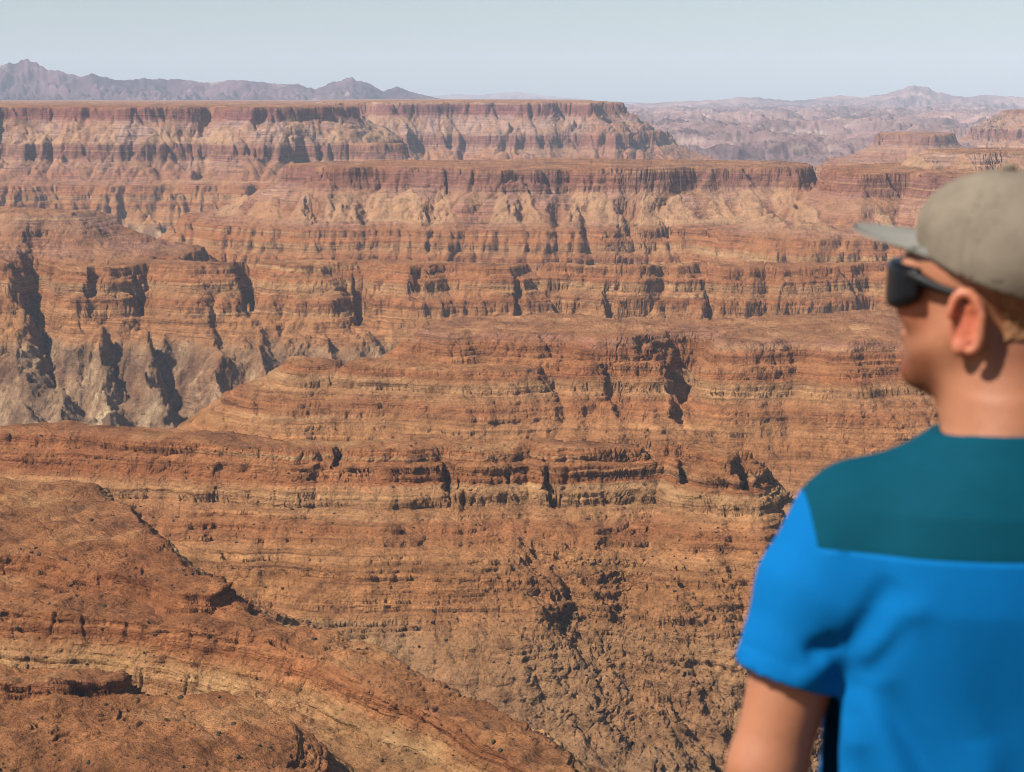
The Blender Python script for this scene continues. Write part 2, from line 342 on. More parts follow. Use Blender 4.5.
# ---------------------------------------------------------------- materials
M = {}
class NT:
    def __init__(s, name):
        s.m = bpy.data.materials.new(name); s.m.use_nodes = True; s.t = s.m.node_tree; s.t.nodes.clear()
        s.out = s.t.nodes.new('ShaderNodeOutputMaterial'); M[name] = s.m
    def n(s, typ, ins=None, **kw):
        nd = s.t.nodes.new('ShaderNode'+typ)
        for k, v in kw.items(): setattr(nd, k, v)
        for k, v in (ins or {}).items():
            if isinstance(v, bpy.types.NodeSocket): s.t.links.new(v, nd.inputs[k])
            else: nd.inputs[k].default_value = v
        return nd
    def math(s, op, a, b=0.0, clamp=False): return s.n('Math', {0: a, 1: b}, operation=op, use_clamp=clamp).outputs[0]
    def mix(s, fac, a, b, blend='MIX'):
        nd = s.n('Mix', data_type='RGBA', blend_type=blend)
        for k, v in ((0, fac), (6, a), (7, b)):
            if isinstance(v, bpy.types.NodeSocket): s.t.links.new(v, nd.inputs[k])
            else: nd.inputs[k].default_value = v
        return nd.outputs[2]
    def ramp(s, fac, stops, interp='LINEAR'):
        nd = s.n('ValToRGB', {0: fac}); cr = nd.color_ramp; cr.interpolation = interp
        while len(cr.elements) < len(stops): cr.elements.new(.5)
        for e, (p, c) in zip(cr.elements, stops): e.position = p; e.color = (*c, 1) if len(c) == 3 else c
        return nd.outputs[0]
    def rng(s, v, a, b, c=0.0, d=1.0): return s.n('MapRange', {0: v, 1: a, 2: b, 3: c, 4: d}).outputs[0]
    def attr(s, nm): return s.n('Attribute', attribute_name=nm).outputs['Fac']
    def noise(s, vec, scale, detail=4, rough=.55, out='Fac', **kw):
        return s.n('TexNoise', {'Vector': vec, 'Scale': scale, 'Detail': detail, 'Roughness': rough}, **kw).outputs[out]
    def bsdf(s, col, rough=.9, normal=None, spec=.1, **kw):
        ins = {'Base Color': col, 'Roughness': rough, 'Specular IOR Level': spec}
        if normal is not None: ins['Normal'] = normal
        ins.update(kw)
        b = s.n('BsdfPrincipled', ins); s.t.links.new(b.outputs[0], s.out.inputs[0]); return b
def lin(r, g, b):
    f = lambda c: (c/255/12.92) if c/255 < .04045 else ((c/255+.055)/1.055)**2.4
    return (f(r), f(g), f(b))

def rock_material():
    s = NT('rock')
    pos = s.n('NewGeometry').outputs['Position']
    sep = s.n('SeparateXYZ', {0: pos})
    E = s.attr('stratum'); cover = s.attr('cover'); soft = s.attr('soft'); flat = s.attr('flat')
    wob = s.noise(pos, .012, 3)
    Ew = s.math('ADD', E, s.math('MULTIPLY', s.math('SUBTRACT', wob, .5), 9.0))
    fac = s.rng(Ew, -380, 20)
    st = lambda e: (e+380)/400
    C = lin
    col = s.ramp(fac, [(st(-378), C(140,106,84)), (st(-330), C(150,114,90)), (st(-294), C(158,116,88)), (st(-284), C(160,108,76)), (st(-264), C(158,104,70)), (st(-257), C(168,116,82)), (st(-243), C(150,92,62)), (st(-234), C(164,115,84)), (st(-226), C(170,124,92)), (st(-221), C(154,94,64)), (st(-214), C(156,100,70)), (st(-204), C(148,92,64)), (st(-196), C(154,106,90)), (st(-180), C(150,99,84)), (st(-160), C(160,117,105)), (st(-148), C(154,111,101)), (st(-140), C(132,86,80)), (st(-114), C(140,93,87)), (st(-108), C(158,119,111)), (st(-80), C(162,125,118)), (st(-57), C(156,117,113)), (st(-50), C(128,78,80)), (st(-22), C(126,80,82)), (st(-16), C(160,123,113)), (1, C(156,110,86))])
    # thin beds: lighter and darker rock along strata, ledge shade painted into dark lines
    bedv = s.n('CombineXYZ', {0: s.math('MULTIPLY', sep.outputs[0], .006), 1: s.math('MULTIPLY', sep.outputs[1], .006), 2: s.math('MULTIPLY', E, .42)}).outputs[0]
    bed = s.noise(bedv, 1.0, 4, .65)
    bedc = s.ramp(bed, [(.3, (.34,.30,.28)), (.42, (.80,.77,.75)), (.54, (1.0,1.0,1.0)), (.7, (1.4,1.4,1.36))])
    bedk = s.math('SUBTRACT', 1.0, s.math('MULTIPLY', cover, .75))
    bedk = s.math('MULTIPLY', bedk, s.rng(E, -305, -285, .25, 1))
    bedk = s.math('MULTIPLY', bedk, s.math('SUBTRACT', 1.0, s.math('MULTIPLY', flat, .8)))
    col = s.mix(bedk, col, bedc, 'MULTIPLY')
    # pale beds here and there
    pal = s.noise(bedv, .35, 3, .5)
    col = s.mix(s.math('MULTIPLY', s.rng(pal, .6, .72), .55), col, (*C(190,150,116), 1))
    # loose talus: paler and even
    tn = s.noise(pos, .02, 4)
    tal = s.mix(tn, (*C(146,92,60), 1), (*C(170,122,88), 1))
    col = s.mix(s.math('MULTIPLY', cover, .55), col, tal)
    col = s.mix(s.math('MULTIPLY', s.attr('fan'), .36), col, (*C(192,150,122), 1))
    pz = s.math('MULTIPLY', s.math('MULTIPLY', s.rng(E, -218, -223), s.rng(E, -242, -234)), s.rng(sep.outputs[1], 960, 900, 0, .34))
    pz = s.math('MULTIPLY', pz, s.rng(s.noise(pos, .035, 4, .6), .38, .58))
    col = s.mix(pz, col, (*C(204,164,120), 1))
    # red dust on the flat benches
    fn_ = s.noise(pos, .018, 5, .65)
    fcol = s.ramp(fn_, [(.36, C(92,58,42)), (.47, C(138,90,62)), (.53, C(154,102,70)), (.64, C(180,132,96))])
    col = s.mix(s.math('MULTIPLY', flat, .65), col, fcol)
    # old grey crystalline rock at the bottom, with pale and dark veins
    ysep = s.rng(sep.outputs[1], 1300, 1900, -62, 0)
    Eb = s.math('SUBTRACT', Ew, ysep)
    bs = s.rng(Eb, -282, -300)
    stretch = s.n('Mapping', {'Vector': pos, 'Rotation': (.5, .6, .4), 'Scale': (1, .35, .6)}).outputs[0]
    v1 = s.noise(stretch, .035, 6, .68, Distortion=0) if False else s.noise(stretch, .035, 6, .68)
    gne = s.ramp(v1, [(.33, C(66,48,42)), (.44, C(110,82,68)), (.53, C(142,108,88)), (.61, C(170,136,112)), (.69, C(208,180,156))])
    col = s.mix(s.math('MULTIPLY', bs, .85), col, gne)
    # broad colour drift, stains, and grain
    d1 = s.noise(pos, .0045, 3)
    col = s.mix(s.math('MULTIPLY', s.rng(d1, .48, .66), .28), col, (*C(150,84,54), 1))
    d2 = s.noise(pos, .05, 6, .7)
    rb = s.attr('rub'); rn = s.noise(pos, .16, 5, .7)
    col = s.mix(s.math('MULTIPLY', rb, s.rng(rn, .36, .56, .6, .0)), col, (*C(92,62,44), 1))
    col = s.mix(1.0, col, s.ramp(d2, [(.3, (.46,.42,.4)), (.44, (.93,.92,.91)), (.55, (1.06,1.06,1.06)), (.7, (1.4,1.38,1.34))]), 'MULTIPLY')
    d3 = s.noise(pos, .55, 5, .75)
    col = s.mix(1.0, col, s.ramp(d3, [(.3, (.5,.47,.45)), (.45, (.95,.95,.95)), (.56, (1.05,1.05,1.05)), (.7, (1.45,1.44,1.4))]), 'MULTIPLY')
    b1 = s.noise(pos, .5, 6, .7); b2 = s.noise(bedv, 3.0, 3, .6)
    b3 = s.noise(pos, .11, 4, .65)
    hgt = s.math('ADD', s.math('ADD', s.math('MULTIPLY', b1, 1.6), s.math('MULTIPLY', b2, 1.1)), s.math('MULTIPLY', b3, 4.5))
    bmp = s.n('Bump', {'Height': hgt, 'Strength': 1.0, 'Distance': 1.3}).outputs[0]
    col = s.mix(1.0, col, (.67, .735, .645, 1), 'MULTIPLY')
    s.bsdf(col, .95, bmp, .05)
rock_material()
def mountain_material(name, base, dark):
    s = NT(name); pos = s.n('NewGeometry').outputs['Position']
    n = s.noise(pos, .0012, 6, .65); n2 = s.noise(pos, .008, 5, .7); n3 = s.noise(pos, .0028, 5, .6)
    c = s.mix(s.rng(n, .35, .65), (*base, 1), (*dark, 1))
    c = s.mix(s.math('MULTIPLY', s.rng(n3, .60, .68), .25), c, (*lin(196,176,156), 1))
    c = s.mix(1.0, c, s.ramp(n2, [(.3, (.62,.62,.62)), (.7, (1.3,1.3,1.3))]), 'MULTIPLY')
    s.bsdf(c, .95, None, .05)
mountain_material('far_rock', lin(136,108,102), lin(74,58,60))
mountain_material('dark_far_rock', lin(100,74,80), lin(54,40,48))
canyon, CANYON_P = build_canyon()
# ---------------------------------------------------------------- far mountains
def mountains(label, crest, Yc, w, base, x0, x1, seed, step=1.6, mat='far_rock'):
    xs = np.arange(x0, x1, step); nr = 160
    cx = np.array([c[0] for c in crest], float); cy = np.array([c[1] for c in crest], float)
    az = np.arctan((xs-W/2)/(FPX*CP+(H/2-YH)*SP))
    q = np.concatenate([np.linspace(-1, 1, nr)])
    A, Q = np.meshgrid(az, q, indexing='ij')
    Rr = Yc+Q*w; X = np.tan(A)*Rr; Y = Rr
    cz = -(np.interp(xs, cx, cy)-YH)/FPX*Yc
    zx = np.zeros_like(xs); cz = cz+(cz-base)*.09*(np.abs(noise2(xs/17, zx, seed+7))+.6*np.abs(noise2(xs/7, zx, seed+8))+.4*noise2(xs/3, zx, seed+9)-.35)
    L = Yc*.022
    jag = (np.abs(noise2(X.ravel()/L, Y.ravel()/L, seed))*1.2+.5*np.abs(noise2(X.ravel()/L*2.3, Y.ravel()/L*2.3, seed+1))+.25*np.abs(noise2(X.ravel()/L*5.1, Y.ravel()/L*5.1, seed+2))+.12*noise2(X.ravel()/L*12, Y.ravel()/L*12, seed+3)).reshape(A.shape)
    t = np.abs(Q+.25*noise2(X.ravel()/L/1.7, Y.ravel()*0+seed, seed+4).reshape(A.shape)*(1-np.abs(Q)))
    prof = (1-t)**1.25
    f = prof-(1.35*jag-.2)*np.minimum(t*2.6, 1)*(1-.35*t)
    Z = base+(cz[:, None]-base)*f+(jag-.4)*12
    Z[:, 0] = base-80; Z[:, -1] = base-80
    n0, n1 = A.shape; idx = np.arange(n0*n1).reshape(n0, n1)
    quads = np.stack([idx[:-1, :-1], idx[1:, :-1], idx[1:, 1:], idx[:-1, 1:]], -1).reshape(-1, 4)
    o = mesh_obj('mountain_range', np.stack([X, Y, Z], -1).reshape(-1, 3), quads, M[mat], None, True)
    return tag(o, label, 'mountains', kind='structure')
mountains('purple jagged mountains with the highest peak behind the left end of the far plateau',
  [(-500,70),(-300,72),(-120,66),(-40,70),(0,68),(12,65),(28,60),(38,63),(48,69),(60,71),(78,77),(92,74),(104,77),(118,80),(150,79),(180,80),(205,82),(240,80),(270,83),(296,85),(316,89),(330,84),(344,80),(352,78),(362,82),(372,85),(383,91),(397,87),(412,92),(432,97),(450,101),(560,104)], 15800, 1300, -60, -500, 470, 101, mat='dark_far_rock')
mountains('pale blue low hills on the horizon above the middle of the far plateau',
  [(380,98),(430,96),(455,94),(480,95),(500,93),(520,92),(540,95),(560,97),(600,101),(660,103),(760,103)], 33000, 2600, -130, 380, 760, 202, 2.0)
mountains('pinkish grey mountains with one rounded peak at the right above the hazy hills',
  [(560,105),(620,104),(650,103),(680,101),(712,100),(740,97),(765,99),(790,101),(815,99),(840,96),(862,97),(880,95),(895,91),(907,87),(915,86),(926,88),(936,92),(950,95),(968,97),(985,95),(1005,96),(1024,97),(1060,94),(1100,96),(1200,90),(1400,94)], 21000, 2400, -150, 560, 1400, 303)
# ---------------------------------------------------------------- haze
def haze():
    s = NT('air_haze')
    v = s.n('VolumePrincipled', {'Color': (*HAZE_COL, 1), 'Density': HAZE_D, 'Anisotropy': HAZE_G})
    s.t.links.new(v.outputs[0], s.out.inputs['Volume'])
    bm = bmesh.new(); bmesh.ops.create_cube(bm, size=1)
    lo, hi = np.array([-22000, -400, -430]), np.array([22000, 38000, 760])
    for v_ in bm.verts:
        v_.co = [lo[i] if v_.co[i] < 0 else hi[i] for i in range(3)]
    me = bpy.data.meshes.new('haze'); bm.to_mesh(me); bm.free(); me.materials.append(M['air_haze'])
    o = bpy.data.objects.new('haze', me); COL.objects.link(o)
    tag(o, 'pale blue haze that fades the far plateau and the mountains', 'haze', kind='stuff')
HAZE_COL, HAZE_D, HAZE_G = (.69, .80, 1.0), 3.1e-5, -.12
haze()

# ---------------------------------------------------------------- shrubs and loose blocks
def blob_cloud(name, n, mask, rmin, rmax, flat, mat, seed, label, cat):
    rg = np.random.default_rng(seed)
    bm = bmesh.new(); bmesh.ops.create_icosphere(bm, subdivisions=1, radius=1); bm.verts.ensure_lookup_table()
    bv = np.array([v.co for v in bm.verts]); bf = np.array([[v.index for v in f.verts] for f in bm.faces]); bm.free()
    cand = np.nonzero(mask)[0]; pick = rg.choice(cand, min(n, len(cand)), replace=False)
    Vs, Fs = [], []
    for i, k in enumerate(pick):
        r = rmin+(rmax-rmin)*rg.random()**2.5
        v = bv*(1+rg.uniform(-.4, .3, (len(bv), 1)))*np.array([1, rg.uniform(.7, 1.1), flat*rg.uniform(.7, 1.2)])*r
        a = rg.uniform(0, 6.28); c, s_ = math.cos(a), math.sin(a)
        v = v@np.array([[c, s_, 0], [-s_, c, 0], [0, 0, 1]])
        Vs.append(v+CANYON_P[k]+[0, 0, r*flat*.45]); Fs.append(bf+i*len(bv))
    o = mesh_obj(name, np.concatenate(Vs), np.concatenate(Fs), M[mat], None, False)
    tag(o, label, cat, kind='stuff')
s_ = NT('shrub'); s_.bsdf(s_.mix(s_.noise(s_.n('NewGeometry').outputs['Position'], .3), (*lin(40,34,24), 1), (*lin(70,58,40), 1)), .95)
s_ = NT('block'); s_.bsdf(s_.mix(s_.noise(s_.n('NewGeometry').outputs['Position'], .4, 5, .7), (*lin(66,44,32), 1), (*lin(134,98,72), 1)), .95)
px, py_, pz = CANYON_P.T
inview = np.abs(px) < py_*.27
cl = noise2(px/60, py_/60, 301)+.6*noise2(px/22, py_/22, 302)
blob_cloud('desert_shrubs', 2200, inview & (py_ < 1450) & (cl > .05), .35, 1.15, .75, 'shrub', 5, 'small dark desert shrubs dotted over the nearer slopes', 'shrubs')
rubd = np.full(len(px), 1e9); 
for (a, b, c), (d, e, f) in zip(RUBBLE[:-1], RUBBLE[1:]):
    A0, B0 = np.array([col_x(a, b), b]), np.array([col_x(d, e), e]); ee = B0-A0
    t = np.clip(((px-A0[0])*ee[0]+(py_-A0[1])*ee[1])/(ee@ee), 0, 1)
    rubd = np.minimum(rubd, np.hypot(px-A0[0]-t*ee[0], py_-A0[1]-t*ee[1])/(c+(f-c)*t))
rg_ = np.random.default_rng(9)
blob_cloud('loose_boulders', 1800, inview & (rg_.random(len(px)) < np.exp(-(rubd/1.5)**2)), .2, 1.1, .8, 'block', 6, 'brown loose boulders strewn down the ravine beside the orange shelf', 'boulders')
# ---------------------------------------------------------------- surfaces grown from distance fields (the man)
class Field:
    def __init__(s, lo, hi, h):
        s.lo = np.array(lo, F32); s.h = h
        s.n = np.ceil((np.array(hi)-s.lo)/h).astype(int)+1
        s.D = np.full(s.n, .5, F32)
        s.ax = [s.lo[i]+h*np.arange(s.n[i], dtype=F32) for i in range(3)]
    def box(s, lo, hi, pad):
        sl = []
        for i in range(3):
            a = int(max(0, math.floor((lo[i]-pad-s.lo[i])/s.h))); b = int(min(s.n[i], math.ceil((hi[i]+pad-s.lo[i])/s.h)+1))
            sl.append(slice(a, max(a, b)))
        sl = tuple(sl)
        return sl, np.meshgrid(s.ax[0][sl[0]], s.ax[1][sl[1]], s.ax[2][sl[2]], indexing='ij', sparse=True)
    def add(s, d, sl, k):
        if d.size == 0: return
        o = s.D[sl]; hh = np.maximum(k-np.abs(o-d), 0)/max(k, 1e-6)
        s.D[sl] = np.minimum(o, d)-hh*hh*k*.25
    def cone(s, a, b, ra, rb, k=.02):
        a = np.array(a, F32); b = np.array(b, F32); r = max(ra, rb)
        sl, (x, y, z) = s.box(np.minimum(a, b)-r, np.maximum(a, b)+r, k+.03)
        e = b-a; t = np.clip(((x-a[0])*e[0]+(y-a[1])*e[1]+(z-a[2])*e[2])/float(e@e+1e-12), 0, 1)
        d = np.sqrt((x-a[0]-t*e[0])**2+(y-a[1]-t*e[1])**2+(z-a[2]-t*e[2])**2)-(ra+(rb-ra)*t)
        s.add(d.astype(F32), sl, k)
    def ell(s, c, r, k=.02, ax=None, sub=False):
        c = np.array(c, F32); r = np.array(r, F32); m = r.max()
        sl, (x, y, z) = s.box(c-m, c+m, k+.03)
        A = np.eye(3) if ax is None else np.array(ax)
        p = [(A[i][0]*(x-c[0])+A[i][1]*(y-c[1])+A[i][2]*(z-c[2]))/r[i] for i in range(3)]
        q = np.sqrt(p[0]**2+p[1]**2+p[2]**2)+1e-6
        g = np.sqrt((p[0]/r[0])**2+(p[1]/r[1])**2+(p[2]/r[2])**2)+1e-6
        d = (q*(q-1)/g).astype(F32)
        if sub:
            if d.size: s.D[sl] = np.maximum(s.D[sl], -d)
        else: s.add(d, sl, k)
    def grid(s): return np.meshgrid(*s.ax, indexing='ij', sparse=True)
def nets(F, D=None):
    D = F.D if D is None else D
    n = np.array(D.shape)-1
    ins = D < 0
    cnt = np.zeros(n, np.int8); 
    cs = [(i, j, k) for i in (0, 1) for j in (0, 1) for k in (0, 1)]
    sub = lambda A, c: A[c[0]:c[0]+n[0], c[1]:c[1]+n[1], c[2]:c[2]+n[2]]
    for c in cs: cnt += sub(ins, c)
    act = (cnt > 0) & (cnt < 8); ci = np.argwhere(act)
    vid = np.full(n, -1, np.int64); vid[act] = np.arange(len(ci))
    acc = np.zeros((len(ci), 3)); w = np.zeros(len(ci))
    for a in cs:
        for ax in range(3):
            if a[ax]: continue
            b = list(a); b[ax] = 1
            da = D[ci[:, 0]+a[0], ci[:, 1]+a[1], ci[:, 2]+a[2]]; db = D[ci[:, 0]+b[0], ci[:, 1]+b[1], ci[:, 2]+b[2]]
            m = (da < 0) != (db < 0); t = np.where(m, da/(da-db+1e-12), 0)
            p = np.array(a, float)[None]+np.zeros((len(ci), 3)); p[:, ax] += t
            acc[m] += p[m]; w[m] += 1
    V = F.lo+F.h*(ci+acc/w[:, None])
    Q = []
    for ax in range(3):
        o1, o2 = [i for i in range(3) if i != ax]
        sh = np.array(D.shape); sh[ax] -= 1
        A = ins[tuple(slice(0, sh[i]) for i in range(3))]
        B = ins[tuple(slice(1, None) if i == ax else slice(0, sh[i]) for i in range(3))]
        e = np.argwhere(A != B); e = e[(e[:, o1] > 0) & (e[:, o2] > 0) & (e[:, o1] < n[o1]) & (e[:, o2] < n[o2])]
        fl = A[e[:, 0], e[:, 1], e[:, 2]]
        def g(d1, d2):
            q = e.copy(); q[:, o1] += d1; q[:, o2] += d2; return vid[q[:, 0], q[:, 1], q[:, 2]]
        q = np.stack([g(-1, -1), g(0, -1), g(0, 0), g(-1, 0)], 1)
        flip = fl if ax != 1 else ~fl
        q[~flip] = q[~flip][:, ::-1]
        Q.append(q)
    return V.astype(F32), np.concatenate(Q).astype(np.int32)

def simple(name, col, rough=.7, spec=.3, bump=None, mott=None, **kw):
    s = NT(name); pos = s.n('TexCoord').outputs['Object']; c = (*col, 1); nrm = None
    if mott:
        n = s.noise(pos, mott[0], 4, .6); c = s.mix(1.0, c, s.ramp(n, [(.3, (1-mott[1],)*3), (.7, (1+mott[1],)*3)]), 'MULTIPLY')
    if bump: nrm = s.n('Bump', {'Height': s.noise(pos, bump[0], 3, .6), 'Strength': bump[1], 'Distance': bump[2]}).outputs[0]
    s.bsdf(c, rough, nrm, spec, **kw)
k_ = NT('skin'); kp = k_.n('TexCoord').outputs['Object']
kc = k_.mix(k_.noise(kp, 24, 4, .6), (*lin(126,82,60), 1), (*lin(155,103,76), 1))
kc = k_.mix(k_.attr('flush'), kc, (*lin(168,84,62), 1))
kc = k_.mix(k_.math('MULTIPLY', k_.attr('stubble'), k_.rng(k_.noise(kp, 420, 3, .7),   .32, .66, 1.0, .7)), kc, (*lin(96,52,32), 1))
k_.bsdf(kc, .5, k_.n('Bump', {'Height': k_.noise(kp, 300, 3, .6), 'Strength': .25, 'Distance': .002}).outputs[0], .35, **{'Subsurface Weight': .2, 'Subsurface Radius': (.010, .0035, .002), 'Subsurface Scale': 1.0})
simple('hair', lin(122,86,58), .7, .2, (500, .8, .004), (160, .4))
simple('shirt_blue', lin(0,84,140), .85, .08, (900, .25, .0006), (40, .04), **{'Sheen Weight': .0})
simple('shirt_teal', lin(0,54,70), .85, .08, (900, .25, .0006), (40, .05), **{'Sheen Weight': .0})
simple('cap_cloth', lin(104,95,84), .9, .1, (700, .5, .001), (34, .17))
simple('brim_cloth', lin(110,108,103), .9, .1, (700, .5, .001), (30, .08))
simple('black_plastic', (.006,.006,.007), .5, .15)
simple('dark_lens', (.004,.004,.005), .3, .15)
simple('trouser_cloth', lin(88,82,72), .9, .1, (600, .5, .001), (20, .1))
simple('shoe_leather', lin(70,52,40), .7, .3, (200, .5, .001), (30, .15))

MAN_Y = 2.12
def man_px(x, y, Y=MAN_Y):
    r = ray(x, y); return r*(Y/r[1])
NECK = man_px(1010, 432)
MAN0 = np.array([NECK[0], MAN_Y, NECK[2]-1.50])          # feet
def prof(z, zs, vs): return np.interp(z, zs, vs).astype(F32)
TZ = [.86, .95, 1.05, 1.15, 1.25, 1.33, 1.39, 1.43, 1.46, 1.485, 1.505, 1.53]
TA = [.185,.188,.184,.180,.180,.183,.178,.158,.122,.086,.066,.060]
TB = [.115,.115,.110,.112,.118,.122,.118,.110,.096,.080,.068,.060]
def torso_sdf(x, y, z, grow=0.0, ex=2.3):
    a = prof(z, TZ, TA)+grow; b = prof(z, TZ, TB)+grow
    yy = y+.012*np.exp(-((z-1.36)/.12)**2)                # shoulder blades push the back out
    q = (np.abs(x/a)**ex+np.abs(yy/b)**ex)**(1/ex)
    return (q-1)*np.minimum(a, b)*.9
SH, EL, WR = (-.176, -.004, 1.375), (-.258, -.030, 1.135), (-.262, .075, .905)
HA = R(48); HF = np.array([-math.sin(HA), math.cos(HA), 0]); HL = np.array([-math.cos(HA), -math.sin(HA), 0]); HU = np.array([0, 0, 1.0])
TILT = R(3)
HFt = HF*math.cos(TILT)+HU*math.sin(TILT); HUt = HU*math.cos(TILT)-HF*math.sin(TILT)
HC = np.array([-.020, .030, 1.655])
def hp(f, l, u): return HC+HFt*f+HL*l+HUt*u
HAX = [HFt, HL, HUt]
def head_into(B):
    B.ell(hp(-.014,0,.030), (.098,.076,.088), .01, HAX)
    B.ell(hp(.026,0,-.030), (.066,.060,.090), .03, HAX)
    for s in (-1, 1):
        B.cone(hp(-.004,s*.052,-.050), hp(.062,s*.018,-.100), .021, .017, .03)
        B.ell(hp(.058,s*.038,-.022), (.030,.026,.028), .02, HAX)
        B.cone(hp(.070,s*.045,.016), hp(.088,s*.012,.020), .012, .012, .012)
        # ear: a tilted shell with a hollow
        ea = np.array(HAX); tl = R(-14)
        eax = [ea[0]*math.cos(tl)+ea[2]*math.sin(tl), ea[1], ea[2]*math.cos(tl)-ea[0]*math.sin(tl)]
        fl = R(22)*s; eax2 = [eax[0]*math.cos(fl)+eax[1]*math.sin(fl), eax[1]*math.cos(fl)-eax[0]*math.sin(fl), eax[2]]
        ec = hp(-.022, s*.081, -.030)
        B.ell(hp(-.020,s*.076,-.030), (.018,.0055,.031), .005, eax2)
        pts = [ec+eax2[0]*math.cos(R(t))*.0165*(1 if t < 180 else .82)+eax2[2]*math.sin(R(t))*.031+eax2[1]*s*(.003+.004*max(0, math.sin(R(t*.5)))) for t in range(15, 286, 18)]
        for a_, b_ in zip(pts[:-1], pts[1:]): B.cone(a_, b_, .0052, .0052, .003)
        B.ell(hp(-.014,s*.080,-.058), (.0095,.0065,.011), .004, eax2); B.ell(hp(-.004,s*.076,-.034), (.005,.006,.008), .004, eax2)
        pts = [ec+eax2[0]*(-.004+math.cos(R(t))*.008)+eax2[2]*(-.002+math.sin(R(t))*.017)+eax2[1]*s*.001 for t in range(70, 271, 25)]
        for a_, b_ in zip(pts[:-1], pts[1:]): B.cone(a_, b_, .0036, .0036, .002)
    B.ell(hp(.074,0,-.102), (.022,.024,.018), .02, HAX)
    B.cone(hp(.086,0,.008), hp(.104,0,-.030), .009, .011, .012)
    for s in (-1, 1): B.ell(hp(.093,s*.011,-.033), (.011,.008,.008), .006, HAX)
    B.ell(hp(.083,0,-.062), (.018,.026,.007), .008, HAX); B.ell(hp(.080,0,-.074), (.018,.022,.008), .008, HAX)
    B.cone((0,-.008,1.47), hp(-.030,0,-.075), .066, .061, .02)
    B.cone((0,.012,1.46), hp(.005,0,-.075), .055, .050, .03)
def arm_into(B, sx):
    m = lambda p: (p[0]*sx, p[1], p[2])
    B.cone(m(SH), m((-.212,-.012,1.31)), .056, .050, .03); B.cone(m((-.212,-.012,1.31)), m(EL), .050, .040, .02)
    B.cone(m(EL), m((-.263,0,1.06)), .040, .042, .02); B.cone(m((-.263,0,1.06)), m(WR), .041, .028, .02)
    w = np.array(m(WR)); fw = np.array([0, .30, -.95]); fw /= np.linalg.norm(fw); sd = np.array([0, .95, .30])
    k0 = w+fw*.085
    for i, L in enumerate((.072, .080, .074, .060)):
        o = sd*(.030-.020*i)
        B.cone(w+o*.5+fw*.012, k0+o, .016, .012, .012)
        a = k0+o; b = a+fw*L*.45+np.array([.006*sx,0,0]); c = b+(fw+np.array([.35*sx,0,0]))*L*.32; d = c+(fw*.7+np.array([.8*sx,0,0]))*L*.25
        B.cone(a, b, .0095, .0088, .004); B.cone(b, c, .0088, .008, .004); B.cone(c, d, .008, .007, .004)
    t0 = w+sd*.018+fw*.02; t1 = w+sd*.046+fw*.058; t2 = t1+fw*.032+sd*.006; t3 = t2+fw*.026-sd*.004
    B.cone(t0, t1, .014, .012, .01); B.cone(t1, t2, .0105, .0098, .004); B.cone(t2, t3, .0095, .008, .004)
def legs_into(B, grow=0, zmin=0.0):
    for s in (-1, 1):
        B.cone((s*.088,0,.90), (s*.100,.012,.50), .092+grow, .060+grow, .03)
        B.cone((s*.100,.012,.50), (s*.102,-.015,.36), .060+grow, .060+grow, .02); B.cone((s*.102,-.015,.36), (s*.104,-.012,.10), .058+grow, .040+grow, .02)
